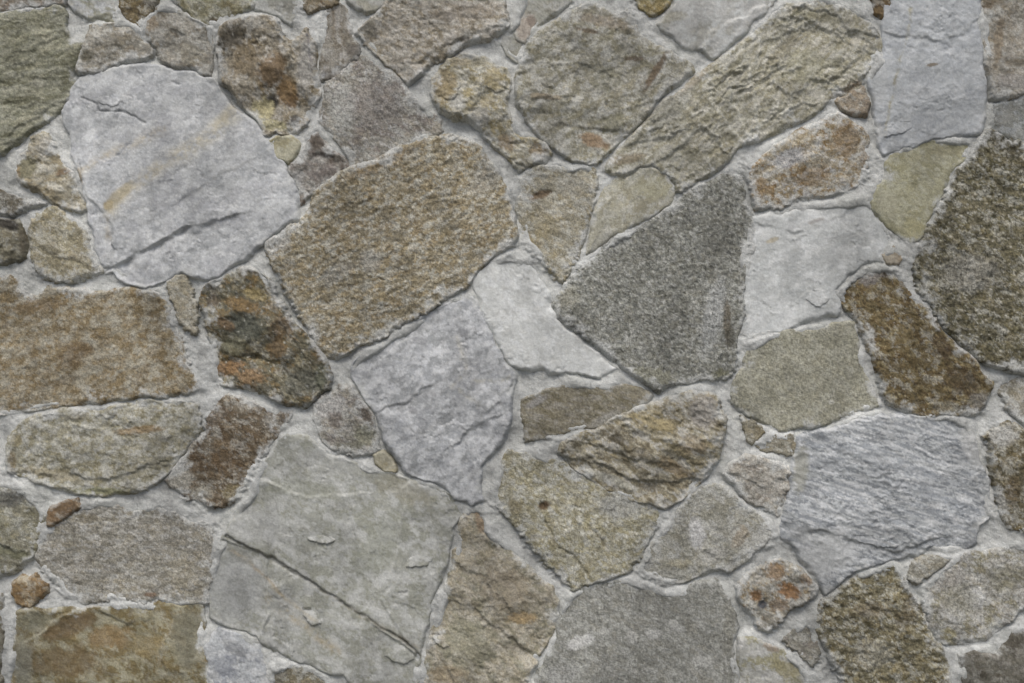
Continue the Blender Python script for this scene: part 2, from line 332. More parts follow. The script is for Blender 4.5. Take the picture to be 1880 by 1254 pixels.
A('largest white marble slab with ochre bands, at the upper left', [(114,200),(124,180),(132,158),(150,142),(178,132),(215,127),(265,120),(320,124),(345,128),(366,141),(390,146),(404,165),(426,192),(456,216),(480,240),(492,266),(507,290),(525,311),(536,330),(545,362),(547,402),(522,420),(500,434),(470,454),(458,466),(440,478),(415,490),(396,505),(375,512),(345,503),(330,500),(305,515),(270,525),(240,519),(214,508),(205,498),(190,500),(178,470),(168,420),(160,385),(150,358),(143,325),(136,290),(128,258),(118,225)], 'marble',
  [(172,174,176),(162,164,168),(181,183,184),(152,155,158)], h=17, w=7, a=-28, cs=60, sp=.2, k=.7, tilt=(0.5,-1.5), wv=7,
 
  bl=[(220,358,34,12,-40,(162,144,108),.8),(200,378,12,10,-40,(160,136,92),.9),(145,325,8,20,-10,(120,96,62),.8)],
  vein=[([(205,385),(240,345),(285,315),(330,280),(395,235),(430,205)],12,(172,157,127),.85),([(150,312),(190,290),(240,268),(300,240)],8,(174,158,132),.8),([(450,200),(400,240),(340,285)],14,(178,170,150),.6),([(200,440),(195,400)],5,(150,124,86),.6),([(160,425),(205,300),(260,262)],5,(138,142,150),.5)],
  step=[([(190,496),(225,480),(256,463),(300,440),(345,416),(395,404)],11,34),([(150,318),(157,360),(178,380),(192,392),(204,410),(206,440)],6,26),([(335,365),(400,325),(450,300)],3,20)],
  crack=[([(150,180),(178,190),(182,202),(200,202),(228,203),(245,212),(268,226)],4,1.6,(100,102,104)),([(180,198),(178,212)],3,1.5),([(215,285),(240,262)],2.5,2,(112,114,120)),([(315,150),(328,156)],3,1.5)],
  flake=[(200,185,22,10,10,3)])
A('tan and olive lobed stone left of the big white slab', [(22,300),(34,280),(50,268),(58,252),(72,246),(86,243),(94,262),(100,276),(114,295),(130,310),(134,324),(142,342),(150,358),(157,385),(146,388),(116,382),(95,376),(85,364),(70,354),(55,345),(40,338),(26,325)], 'crag',
  [(146,138,120),(130,118,96),(158,152,138)], h=14, w=12, bl=[(48,305,26,24,30,(118,112,82),.9),(28,315,10,14,0,(150,118,78),.7),(86,268,16,24,30,(160,154,142),.8),(118,315,18,7,-20,(118,88,58),.8),(75,350,30,10,20,(116,102,74),.7)],
  step=[([(66,270),(85,290),(88,320),(70,345)],-5,18)])
A('dark speckled sliver at the left edge below the tan lobed stone', [(-70,335),(0,349),(20,352),(45,362),(68,371),(84,377),(60,379),(42,384),(20,391),(-70,396)], 'granite', [(104,98,86),(84,78,66),(130,126,116)], h=10, w=8)
A('small black and brown block at the left edge', [(-70,408),(0,403),(26,403),(35,415),(44,430),(48,450),(45,470),(30,479),(0,480),(-70,484)], 'crag',
  [(118,112,94),(96,90,74)], h=16, w=7, bl=[(15,412,30,12,15,(70,64,56),.95),(42,440,8,30,0,(80,70,54),.8)], step=[([(0,424),(25,428),(34,440)],-5,14)])
A('egg shaped tan stone below the lobed one and left of the white slab', [(54,402),(66,392),(80,385),(95,383),(115,392),(130,405),(145,420),(158,435),(166,455),(178,478),(187,498),(170,506),(130,511),(102,514),(80,510),(65,495),(56,472),(52,440)], 'granite',
  [(148,140,118),(132,122,98),(158,152,136)], h=14, w=12, bl=[(92,458,22,9,20,(104,96,74),.7),(140,470,20,12,0,(132,118,92),.5)], step=[([(60,440),(100,470),(140,480)],4,16)])
# --- left middle
A('large rusty brown slab on the left with pale wavy bands', [(-70,508),(0,503),(20,503),(34,518),(50,540),(66,546),(84,530),(112,527),(150,528),(190,533),(232,528),(270,531),(294,540),(305,556),(316,582),(328,610),(338,640),(350,680),(364,704),(372,716),(340,722),(300,728),(250,733),(200,738),(150,743),(100,748),(50,752),(20,760),(0,763),(-70,772)], 'granite',
  [(143,130,108),(134,115,87),(153,145,128),(124,105,78)], va=.5, h=12, w=10, a=-25, cs=42, sp=.35, bl=[(70,560,60,14,-5,(130,102,66),.7),(140,650,40,24,-30,(112,84,52),.6)],
  vein=[([(95,722),(150,680),(175,640),(240,590)],10,(156,146,126),.9),([(0,590),(40,640),(70,690),(90,720)],8,(156,146,128),.8),([(160,690),(200,665),(290,670)],10,(152,146,130),.7),([(20,735),(90,715),(150,700)],7,(152,142,122),.6)])
A('narrow beige sliver between the rusty slab and the dark rusty stone', [(309,518),(322,506),(338,506),(346,530),(356,556),(361,585),(359,610),(342,603),(326,588),(318,560),(311,538)], 'granite', [(156,150,136),(144,136,118)], h=8, w=10, dk=((120,104,80),.04))
A('dark green and orange rusted stone with deep pits', [(370,532),(384,516),(404,506),(430,496),(456,488),(474,489),(484,503),(499,518),(504,545),(520,565),(531,585),(546,605),(560,620),(577,635),(596,653),(603,670),(607,690),(600,712),(582,725),(570,740),(553,748),(530,742),(510,733),(480,721),(455,718),(430,712),(405,708),(392,700),(390,680),(386,645),(384,612),(375,580),(367,555)], 'crag',
  [(100,92,72),(116,92,58),(84,82,68),(126,117,94)], h=20, w=10, k=1.3, sp=.6, cs=30, a=35,
  bl=[(450,600,45,32,10,(70,74,62),.95),(445,560,40,14,15,(128,94,46),.85),(470,540,30,12,15,(146,122,66),.7),(415,595,20,12,30,(104,76,46),.9),(420,675,34,16,-10,(140,96,52),.9),(460,690,34,18,0,(138,100,62),.85),
      (520,600,22,26,45,(112,82,50),.7),(510,640,20,20,40,(112,82,48),.75),(560,700,42,28,0,(94,94,80),.9),(385,520,18,14,0,(100,96,86),.7),(390,550,16,14,0,(96,78,62),.7),(430,635,30,20,0,(104,102,76),.8),(590,690,14,26,0,(88,92,72),.8)],
  pit=[(470,655,20,5,5,9),(540,660,10,22,40,6),(425,590,12,8,0,6),(478,585,10,10,0,4)], lt=((166,164,152),.08), dk=((52,52,44),.12),
  step=[([(440,655),(470,650),(510,662),(540,690)],6,22),([(500,545),(520,600),(560,650)],5,20)])
A('large granular tan slab running diagonally in the centre left', [(483,458),(488,445),(512,436),(542,414),(566,384),(580,352),(618,325),(655,306),(700,288),(742,268),(790,251),(830,246),(856,258),(882,276),(906,305),(926,335),(938,370),(945,400),(950,428),(944,445),(925,460),(897,478),(872,504),(858,522),(830,540),(790,562),(746,590),(720,610),(690,625),(650,640),(620,655),(596,652),(580,635),(564,605),(546,570),(528,540),(508,505),(492,480)], 'granite',
  [(149,138,117),(137,121,96),(163,159,146),(131,117,92)], h=21, w=9, a=-28, cs=22, an=1.6, sp=.6, k=1.0, rel=dict(fine=(2.8,11), rid=(3.0,50,13), mid=(2.5,40)),
  bl=[(515,440,24,22,0,(150,150,146),.8),(620,500,40,18,-30,(150,148,140),.5),(680,480,22,26,0,(152,150,142),.6),(700,300,90,14,-25,(132,106,76),.4),(900,310,30,60,30,(146,146,138),.5)], dk=((92,80,60),.08), lt=((164,162,152),.03),
  pit=[(700,510,3,3,0,5)], tilt=(.4,-.8))
A('smooth white curved stone in the centre right of the tan slab', [(864,514),(880,500),(905,482),(940,466),(960,478),(984,505),(1004,535),(1010,560),(1022,582),(1046,610),(1076,638),(1105,658),(1134,680),(1116,689),(1096,690),(1070,683),(1040,683),(1010,687),(1000,677),(975,680),(946,673),(930,656),(919,630),(905,610),(890,585),(881,557),(870,535)], 'marble',
  [(187,189,187),(179,181,179),(194,196,195)], h=13, w=12, a=45, sp=.12, k=.5, cs=50)
A('white and blue grey marble block in the centre below the tan slab', [(648,674),(664,656),(690,640),(730,612),(780,577),(830,552),(862,541),(875,552),(885,580),(900,610),(914,640),(930,670),(946,690),(942,720),(935,760),(925,800),(902,830),(886,855),(881,890),(886,918),(870,926),(860,915),(835,912),(815,901),(790,885),(760,875),(742,864),(726,840),(714,824),(700,790),(690,770),(675,740),(660,710),(650,692)], 'marble',
  [(166,168,172),(150,153,158),(178,180,183),(142,145,148)], h=15, w=9, a=-35, cs=40, sp=.16, k=1.1, tilt=(0,.8),
  bl=[(770,625,16,10,0,(120,122,126),.6),(850,610,16,10,20,(118,120,124),.7),(760,755,12,8,0,(108,108,112),.6),(795,720,10,8,0,(120,120,122),.5)],
  vein=[([(840,620),(860,680),(830,710),(880,740)],5,(168,162,144),.6),([(870,700),(920,700),(935,690)],4,(164,156,132),.6)],
  step=[([(705,750),(745,735),(775,715)],5,22),([(880,770),(915,735),(938,712)],7,26),([(830,820),(860,790),(900,770)],4,18),([(660,690),(720,640),(800,590)],-2,12)], flake=[(900,860,20,14,-30,3)])
A('small mottled purple grey stone left of the central marble block', [(572,748),(590,728),(618,720),(628,708),(648,714),(665,735),(681,760),(691,790),(698,826),(680,833),(650,836),(620,830),(600,815),(582,795),(570,772)], 'granite',
  [(146,143,136),(128,122,116),(158,156,152)], h=13, w=10, sp=.5, va=1.0, k=1.3, bl=[(600,745,40,26,0,(168,166,162),.85),(668,755,10,44,-28,(84,70,58),.9),(670,800,24,22,0,(122,122,98),.7),(615,770,16,18,0,(112,94,84),.6),(640,820,34,8,0,(100,100,82),.6)])
A('tiny cream chip above the grey green slab', [(688,836),(704,831),(717,844),(723,864),(704,864),(692,851)], 'marble', [(158,152,132),(148,138,112)], h=8, w=7)
A('long pale cream and ochre stone on the left under the rusty slab', [(9,868),(8,850),(14,825),(20,795),(38,776),(62,763),(100,756),(150,752),(200,750),(262,742),(320,738),(364,742),(370,760),(368,790),(355,806),(342,820),(330,840),(316,860),(300,870),(280,886),(255,900),(225,908),(182,911),(150,907),(120,900),(90,890),(50,881)], 'crag',
  [(156,154,141),(144,139,120),(166,165,156),(130,124,102)], va=.5, h=17, w=10, a=-8, k=.8, cs=32, bl=[(255,790,50,8,-5,(140,106,60),.8),(20,850,10,26,0,(120,100,66),.8),(90,870,60,12,10,(138,124,94),.7),(180,902,60,8,0,(120,120,78),.8),(30,805,14,12,0,(126,112,78),.6),(290,850,30,14,-20,(118,110,82),.6),(140,765,30,8,0,(118,114,100),.6)],
  step=[([(60,770),(80,780),(130,778),(250,792)],-4,18),([(20,865),(90,870),(200,880),(290,850)],6,26)])
A('dark chocolate brown stone under the dark green and orange one', [(322,858),(340,838),(354,812),(370,790),(385,760),(400,736),(420,727),(445,734),(470,744),(500,752),(534,753),(526,775),(515,795),(505,812),(490,835),(475,852),(461,875),(446,900),(435,921),(406,931),(375,925),(350,918),(330,906),(306,896),(298,882)], 'granite',
  [(116,100,82),(98,80,62),(134,124,110),(84,68,52)], h=14, w=11, sp=.55, cs=28, bl=[(330,880,32,24,-30,(150,146,134),.9),(370,905,24,16,0,(146,142,128),.7),(430,905,28,16,0,(118,102,66),.8),(385,775,40,14,-40,(112,98,86),.5),(500,770,24,14,0,(120,112,100),.6),(360,850,16,24,10,(98,72,44),.8),(410,845,36,26,0,(104,76,46),.6)], lt=((166,160,148),.06))
# --- bottom left
A('large grey green slab with thin rusty cracks at the bottom left centre', [(530,796),(560,800),(590,820),(620,838),(650,850),(676,860),(715,866),(745,880),(780,891),(815,905),(846,922),(846,945),(836,965),(828,990),(820,1020),(810,1060),(795,1110),(785,1150),(771,1200),(765,1254),(760,1300),(680,1300),(630,1240),(600,1235),(566,1225),(520,1205),(482,1182),(468,1168),(432,1156),(386,1132),(384,1100),(388,1040),(400,1005),(412,985),(420,968),(435,945),(460,915),(475,870),(490,845),(505,825),(516,805)], 'marble',
  [(150,152,147),(142,144,136),(162,164,160),(134,136,126)], h=14, w=9, a=35, cs=55, sp=.18, k=.8, tilt=(0,-.6), wv=5,
  plate=[([(400,985),(460,1010),(500,1028),(580,1076),(660,1126),(771,1206),(900,1206),(900,750),(400,750)],4),([(488,1030),(600,1090),(700,1150),(780,1230),(780,1330),(560,1330),(470,1190),(482,1150),(495,1120),(484,1095)],3),([(730,1070),(742,980),(735,900),(800,850),(900,900),(850,1100),(790,1250),(700,1100)],2.0)],
 
  bl=[(480,970,70,30,20,(162,164,161),.6),(600,850,60,24,10,(160,162,158),.5),(560,900,90,20,8,(126,129,114),.6),(520,1130,50,40,30,(162,164,160),.5),(740,900,60,24,20,(134,128,106),.6),(700,1000,40,80,30,(126,130,114),.5),(430,1080,60,70,0,(150,152,150),.7),(440,1020,36,12,35,(120,120,110),.6)],
  vein=[([(490,1100),(560,1150),(620,1195)],7,(160,142,112),.9),([(425,1012),(470,1045),(520,1095)],3,(160,138,110),.8),([(640,1120),(770,1190)],5,(130,112,84),.6),([(500,1080),(580,1140)],4,(166,150,122),.6)],
  crack=[([(415,985),(460,1010),(500,1028),(540,1050),(580,1076),(622,1102),(660,1126),(710,1158),(745,1180),(771,1206)],10,2.6,(84,74,58))],
  step=[([(415,985),(460,1010),(500,1028),(580,1076),(660,1126),(771,1206)],3.5,60),([(490,1190),(478,1160),(495,1130),(484,1095),(488,1060),(490,1030)],5,24),([(480,880),(560,912),(660,905)],-3,16),([(720,1040),(735,960),(745,900)],-4,18)],
  flake=[(590,990,26,8,8,6),(770,1030,26,12,-12,5),(570,1130,24,11,50,6),(735,1200,28,18,10,5)])
A('grey speckled pebble cut by the left edge below the pale cream stone', [(-70,885),(0,893),(25,894),(50,906),(75,930),(76,950),(66,980),(62,1010),(54,1026),(30,1045),(0,1062),(-70,1085)], 'granite',
  [(132,129,112),(118,114,92),(146,144,130)], h=11, w=14, bl=[(14,915,36,20,-10,(92,92,88),.8),(20,1015,40,12,10,(98,98,70),.8)], step=[([(0,1000),(30,1012),(60,1010)],6,20)])
A('small curved rusty brown sliver above the grey stone on the left', [(80,962),(85,942),(95,930),(120,923),(145,917),(148,932),(126,941),(106,950),(92,962)], 'crag', [(112,86,62),(132,110,88)], h=9, w=5, k=.4, sm=.2, bl=[(95,928,16,6,-10,(150,144,134),.7)])
A('wide grey stone with faint ochre flecks on the left', [(62,1000),(75,976),(95,960),(120,945),(148,930),(190,925),(225,930),(242,940),(290,935),(330,945),(352,955),(388,960),(395,985),(392,1020),(387,1060),(382,1106),(350,1111),(300,1108),(250,1105),(200,1102),(150,1106),(120,1100),(108,1080),(90,1060),(75,1045),(62,1025)], 'granite',
  [(144,140,131),(134,128,115),(154,152,146),(122,118,108)], va=.5, h=9, w=11, sp=.45, a=8, cs=26, an=2, bl=[(275,1093,14,5,0,(120,80,50),.7),(160,950,20,14,0,(112,100,78),.6),(340,1050,40,40,0,(142,130,104),.4)], lt=((170,168,162),.03))
A('ragged orange brown chip sunk in mortar at the far left', [(24,1075),(40,1062),(52,1068),(64,1056),(74,1070),(88,1078),(86,1092),(66,1098),(54,1115),(35,1112),(26,1096)], 'crag', [(136,108,76),(116,88,58),(154,138,114)], h=6, w=7, k=.5, sm=.5)
A('golden brown rectangular slab at the bottom left corner', [(32,1126),(60,1117),(120,1118),(200,1113),(262,1109),(330,1110),(367,1112),(371,1140),(369,1180),(378,1220),(380,1310),(14,1310),(10,1240),(22,1200),(25,1160)], 'slate',
  [(126,118,92),(116,100,68),(136,130,108),(106,92,62)], h=11, w=9, sp=.25, k=1.4, cs=50, bl=[(130,1150,60,20,-20,(112,84,52),.7),(200,1170,44,24,0,(136,104,62),.7),(120,1215,80,30,0,(110,84,48),.7),(345,1170,34,60,0,(112,110,92),.7),(60,1140,36,18,0,(120,118,96),.7),(40,1220,20,60,0,(118,118,104),.7),(270,1185,40,24,0,(134,112,68),.6)],
  step=[([(50,1180),(100,1140),(122,1128)],-6,18),([(300,1230),(295,1180),(320,1140)],-4,20),([(195,1130),(230,1145),(260,1140)],4,14)])
A('thin dark edge of a stone at the bottom of the left border', [(-70,1090),(3,1092),(6,1130),(5,1180),(2,1310),(-70,1310)], 'slate', [(112,106,92),(96,90,76)], h=10)
A('blue white stone at the bottom under the cracked grey green slab', [(384,1165),(400,1152),(425,1156),(450,1170),(474,1182),(488,1202),(498,1228),(504,1310),(384,1310),(380,1230),(375,1190)], 'marble',
  [(156,160,164),(136,140,148),(168,170,172)], h=6, w=14, bl=[(430,1190,30,12,30,(112,114,114),.6),(410,1225,20,30,0,(124,130,142),.6)])
A('brown speckled stone cut by the bottom edge under the grey green slab', [(500,1226),(528,1220),(560,1230),(600,1246),(630,1310),(492,1310)], 'granite', [(136,132,120),(116,108,90)], h=7, bl=[(515,1240,18,14,0,(88,80,66),.5)])
A('tall beige and ochre stone at the bottom centre', [(850,945),(862,932),(880,930),(890,945),(897,962),(906,985),(930,1004),(960,1033),(990,1060),(1015,1080),(1028,1104),(1026,1135),(1015,1160),(1000,1182),(985,1205),(975,1235),(970,1310),(770,1310),(776,1230),(786,1190),(800,1150),(816,1095),(830,1030),(841,980)], 'crag',
  [(152,143,126),(140,131,112),(162,154,139),(132,127,108)], va=.5, h=11, w=11, a=38, cs=38, k=.8, sp=.3, rel=dict(rid=(4,80,20), fine=(1.7,9)),
  bl=[(930,1080,50,44,30,(156,138,112),.6),(958,1135,30,14,0,(160,126,76),.8),(860,1180,60,50,35,(124,122,98),.6),(884,955,12,34,-10,(142,112,84),.8),(820,1240,40,20,0,(152,128,96),.6)],
  step=[([(820,1100),(870,1120),(910,1150),(960,1190),(985,1205)],7,30),([(850,1040),(890,1060),(920,1100)],5,22),([(780,1190),(810,1210),(830,1240)],4,16)], flake=[(808,1175,20,9,40,4)])
# --- bottom centre
A('broad flat dark grey stone at the bottom centre right', [(1030,1120),(1044,1096),(1070,1083),(1110,1076),(1154,1066),(1180,1075),(1202,1085),(1240,1087),(1264,1086),(1280,1072),(1314,1068),(1325,1085),(1340,1110),(1350,1130),(1357,1150),(1352,1180),(1350,1220),(1356,1310),(980,1310),(990,1230),(1005,1200),(1020,1170),(1024,1140)], 'slate',
  [(126,127,121),(117,118,112),(137,138,133)], h=8, w=9, sp=.6, k=.6, cs=34, bl=[(1065,1180,30,14,-20,(172,172,168),.9),(1200,1165,16,12,0,(168,168,163),.8),(1240,1150,20,10,30,(168,168,163),.7),(1160,1170,12,16,0,(166,166,160),.7),(1110,1160,12,8,0,(166,166,160),.6),(1290,1215,24,12,0,(166,166,160),.7),(1340,1150,14,90,5,(118,116,104),.6),(1030,1240,40,20,0,(150,150,146),.5)], lt=((170,170,165),.06), va=.6)
A('speckled yellow grey stone with a small brown hole', [(910,878),(915,850),(930,831),(960,832),(1000,838),(1035,850),(1060,868),(1086,885),(1120,895),(1160,905),(1200,920),(1220,938),(1210,960),(1195,985),(1180,1015),(1162,1048),(1120,1066),(1080,1075),(1050,1085),(1035,1070),(1020,1045),(1000,1030),(980,1005),(960,985),(935,955),(915,935),(909,905)], 'granite',
  [(154,150,132),(146,139,113),(164,163,153),(132,126,104)], va=.6, h=13, w=11, sp=.45, k=1.1, a=35, cs=30, bl=[(1000,928,13,8,-10,(96,70,44),1),(945,930,18,14,0,(124,108,72),.6),(1140,930,50,26,0,(148,150,146),.7)],
  pit=[(1000,927,12,7,-10,6)], crack=[([(1000,960),(1020,1000),(1050,1020),(1080,1055)],5,3,(104,96,74)),([(1080,965),(1110,1000)],4,2.5,(112,104,84))], lt=((176,172,156),.02), dk=((98,88,64),.04))
A('low brown slate wedge with a pointed right end in the centre', [(960,730),(1000,718),(1044,703),(1080,704),(1130,706),(1170,712),(1200,724),(1195,736),(1162,754),(1140,770),(1112,784),(1085,788),(1040,798),(1000,805),(968,809),(962,778),(958,750)], 'slate',
  [(124,116,98),(112,104,84),(136,130,118)], h=6, w=7, sp=.5, a=14, cs=24, an=3, k=.7, bl=[(985,738,26,8,-30,(144,142,140),.7),(1110,770,40,10,-30,(144,142,136),.5)])
A('craggy yellow and black stepped stone in the centre right', [(1092,794),(1125,772),(1165,755),(1200,738),(1240,725),(1275,713),(1300,718),(1320,740),(1330,770),(1325,810),(1318,840),(1300,865),(1286,885),(1275,905),(1242,925),(1220,935),(1196,920),(1160,915),(1130,905),(1095,891),(1070,870),(1045,850),(1027,830),(1030,815),(1060,802)], 'crag',
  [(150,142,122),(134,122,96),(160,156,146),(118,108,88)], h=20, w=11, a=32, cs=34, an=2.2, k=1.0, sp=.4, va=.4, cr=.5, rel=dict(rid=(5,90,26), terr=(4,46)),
  bl=[(1200,775,50,14,20,(168,146,98),.85),(1130,805,26,10,20,(78,70,54),.85),(1290,755,30,34,0,(158,152,146),.7),(1170,830,60,10,30,(104,92,68),.6),(1240,860,40,14,25,(150,124,88),.7),(1120,880,60,10,20,(150,150,138),.7),(1190,895,26,8,10,(98,86,66),.6),(1270,815,30,20,20,(140,118,92),.5)],
  step=[([(1110,800),(1150,772),(1190,790),(1250,810),(1320,800)],-9,26),([(1040,840),(1100,850),(1160,880),(1220,885),(1270,880)],9,22),([(1100,820),(1160,840),(1220,850)],7,18)])
A('triangular grey stone with a white quartz patch right of the speckled yellow one', [(1285,893),(1310,890),(1336,900),(1362,922),(1395,950),(1420,970),(1426,985),(1400,1005),(1370,1030),(1340,1045),(1320,1045),(1286,1060),(1250,1072),(1215,1075),(1190,1066),(1172,1050),(1185,1022),(1200,1000),(1225,965),(1250,932)], 'granite',
  [(144,143,134),(134,132,120),(154,154,148)], va=.4, h=10, w=11, sp=.35, bl=[(1280,980,18,30,0,(172,172,170),.95),(1310,1020,30,16,-20,(158,156,148),.7),(1360,985,14,26,40,(150,130,106),.6),(1250,1035,24,10,0,(146,136,108),.6),(1400,985,20,26,30,(156,156,150),.7)],
  step=[([(1300,990),(1290,1010),(1330,1030),(1370,985)],4,14)])
A('small pinkish grey stone left of the blue banded block', [(1328,872),(1344,850),(1368,832),(1400,835),(1430,850),(1452,870),(1448,895),(1438,925),(1428,946),(1405,932),(1380,922),(1360,906),(1350,890)], 'granite',
  [(150,145,137),(136,128,119),(160,157,150)], va=.6, h=12, w=10, sp=.4, k=1.2, bl=[(1420,930,22,10,20,(150,138,116),.6)], step=[([(1335,868),(1370,878),(1400,895),(1445,880)],5,16)])
A('tiny brown triangular chip below the olive stone', [(1360,768),(1384,779),(1406,794),(1400,803),(1381,818),(1370,810)], 'granite', [(130,124,108),(114,104,84)], h=6, w=6)
A('tiny grey wedge right of the triangular chip', [(1390,818),(1420,801),(1459,795),(1461,812),(1456,838),(1426,832),(1402,827)], 'granite', [(136,131,118),(122,114,98)], h=7, w=7)
A('smooth olive five sided stone right of the centre', [(1342,735),(1350,700),(1364,670),(1376,642),(1400,621),(1445,606),(1500,600),(1540,593),(1566,592),(1575,620),(1582,660),(1590,690),(1604,715),(1613,745),(1580,760),(1560,768),(1520,775),(1480,782),(1430,787),(1405,778),(1380,765),(1355,750)], 'slate',
  [(137,135,119),(129,127,111),(145,143,128)], h=10, w=9, sp=.6, k=.7, cs=48, bl=[(1530,625,40,20,0,(120,118,98),.5),(1527,738,7,5,0,(176,174,162),.9)])
A('tall dark brown mossy stone with a rounded lower end on the right', [(1542,540),(1560,515),(1590,496),(1620,489),(1645,494),(1661,515),(1680,545),(1705,570),(1722,590),(1740,610),(1765,640),(1790,665),(1806,690),(1821,702),(1821,725),(1810,746),(1790,760),(1760,764),(1720,765),(1690,760),(1660,758),(1640,741),(1620,720),(1610,690),(1600,660),(1590,622),(1575,592),(1555,570),(1547,555)], 'granite',
  [(116,98,66),(102,82,52),(130,116,86),(84,68,46)], h=16, w=12, sp=.55, k=1.0, cs=26, a=40, rel=dict(fine=(2.4,10)), bl=[(1600,510,24,16,-20,(134,128,124),.8),(1770,700,40,30,30,(80,62,40),.7),(1730,640,30,16,50,(84,64,42),.7),(1800,740,26,24,0,(120,116,108),.7),(1740,750,30,14,0,(116,112,98),.6),(1660,620,20,30,0,(128,106,62),.5)], dk=((62,52,34),.1), lt=((156,140,108),.02))
A('large dark grey granite triangle in the centre right', [(1012,560),(1020,540),(1044,516),(1066,490),(1100,460),(1150,426),(1200,396),(1250,362),(1300,336),(1340,316),(1358,304),(1366,330),(1370,370),(1379,410),(1383,440),(1371,462),(1365,500),(1368,540),(1362,600),(1354,620),(1357,650),(1350,680),(1335,697),(1310,695),(1290,692),(1250,705),(1215,717),(1195,705),(1160,691),(1132,666),(1105,642),(1075,625),(1040,590),(1018,580)], 'granite',
  [(125,127,120),(114,116,109),(141,142,137),(104,106,100)], h=15, w=10, sp=.6, k=1.0, a=15, cs=20, an=1.0, va=.7, rel=dict(fine=(2.3,9), rid=(1,40,20)), bl=[(1320,440,34,50,0,(108,108,98),.5),(1310,580,22,80,12,(146,148,146),.7),(1335,590,8,50,0,(98,84,64),.7),(1040,545,30,26,0,(138,134,116),.6),(1200,690,60,16,10,(132,130,106),.6),(1330,690,24,14,0,(108,106,74),.7),(1340,615,12,20,0,(80,76,64),.7)],
  dk=((62,62,52),.2), lt=((168,168,162),.08), step=[([(1345,440),(1335,520),(1330,600),(1320,680)],-5,22)])
A('white stone right of the dark granite triangle', [(1382,402),(1420,388),(1480,380),(1530,372),(1575,366),(1600,368),(1612,395),(1634,428),(1634,452),(1616,478),(1582,492),(1556,506),(1538,530),(1545,555),(1540,575),(1510,582),(1470,591),(1450,603),(1410,612),(1380,622),(1366,614),(1367,560),(1366,510),(1373,466),(1384,450),(1381,422)], 'marble',
  [(176,179,178),(167,170,169),(186,188,187)], h=10, w=12, sp=.15, k=.7, a=-15, cs=55, bl=[(1500,405,20,5,-20,(136,126,118),.8),(1420,440,14,5,-20,(158,142,112),.8)], vein=[([(1440,420),(1500,405),(1580,400)],4,(142,142,142),.6)],
  flake=[(1500,547,20,15,20,4)], step=[([(1400,410),(1470,425),(1560,390)],3,18)])
A('tiny beige shell like chip above the tall brown stone', [(1619,466),(1640,454),(1656,474),(1650,483),(1626,479)], 'marble', [(164,152,134),(146,130,110)], h=4, w=6, k=.3, sm=.4)
# --- upper right
A('orange and white blotched stone with a sloping top on the right', [(1378,307),(1398,280),(1440,255),(1480,230),(1520,214),(1542,208),(1562,216),(1590,236),(1598,260),(1596,292),(1592,326),(1575,342),(1540,351),(1505,361),(1460,370),(1420,378),(1386,383),(1380,350)], 'granite',
  [(154,146,132),(140,120,92),(164,162,158),(128,102,72)], h=13, w=12, sp=.4, k=1.2, a=-22, cs=30, bl=[(1450,262,60,12,-22,(166,146,112),.7),(1555,255,26,40,10,(132,104,72),.7),(1395,345,22,22,0,(138,106,66),.8),(1450,290,36,18,-20,(148,150,154),.8),(1490,325,40,18,-20,(134,104,70),.6),(1590,290,12,24,0,(124,104,86),.6)], step=[([(1400,320),(1450,290),(1510,280),(1560,330)],-4,20)])
A('tiny pinkish pebble under the long ridged stone', [(1537,187),(1558,169),(1588,162),(1592,190),(1590,207),(1566,203),(1546,196)], 'granite', [(144,132,118),(130,116,102)], h=7, w=8, dk=((90,84,78),.05))
A('small yellow green kite shaped stone on the right', [(1600,372),(1610,346),(1628,326),(1630,300),(1650,280),(1682,262),(1720,256),(1762,253),(1791,252),(1785,270),(1760,300),(1745,325),(1730,360),(1710,400),(1695,430),(1676,452),(1655,440),(1635,420),(1610,395)], 'slate',
  [(149,146,120),(141,137,108),(158,156,134)], h=9, w=10, sp=.2, k=.7, cs=34, bl=[(1740,275,40,14,-10,(132,124,88),.6),(1630,370,24,24,0,(162,158,132),.7),(1680,420,20,26,0,(158,148,98),.5),(1780,256,12,4,0,(140,112,84),.7)])
A('tall blue white slab with a thin ochre vertical vein near the right edge', [(1622,-60),(1798,-60),(1800,-5),(1804,30),(1806,80),(1810,130),(1815,180),(1814,212),(1800,240),(1762,247),(1722,250),(1690,260),(1650,278),(1627,284),(1619,260),(1610,222),(1602,180),(1598,150),(1604,126),(1615,110),(1620,75),(1625,50),(1623,20)], 'marble',
  [(160,165,170),(150,155,161),(170,174,178)], h=13, w=9, a=-20, cs=55, sp=.12, k=.9, rel=dict(rid=(3,80,34)),
  vein=[([(1675,15),(1668,60),(1655,100),(1645,150),(1632,210),(1624,255)],2.5,(142,134,104),1.0)], bl=[(1712,118,12,4,-10,(110,90,60),.9),(1618,150,16,50,5,(156,158,156),.5)],
  step=[([(1635,62),(1680,68),(1740,74),(1800,30)],4,30)], flake=[(1650,235,30,12,-20,3)])
A('warm grey stone cut by the top right corner', [(1806,-60),(1960,-60),(1960,150),(1920,160),(1880,167),(1850,178),(1820,184),(1818,160),(1812,110),(1810,60),(1806,20)], 'crag',
  [(142,136,126),(124,114,100),(154,150,142)], h=12, w=10, k=.7, bl=[(1835,75,10,60,8,(118,96,68),.7),(1870,115,30,8,5,(106,92,72),.7),(1815,5,16,14,0,(96,76,50),.8),(1860,150,40,16,0,(134,130,126),.6)])
A('blue grey stone at the right edge above the dark mossy block', [(1828,192),(1850,182),(1880,172),(1960,155),(1960,275),(1890,266),(1850,255),(1832,240),(1824,222)], 'slate', [(124,126,122),(110,112,106),(136,140,140)], h=7, w=10, sp=.4)
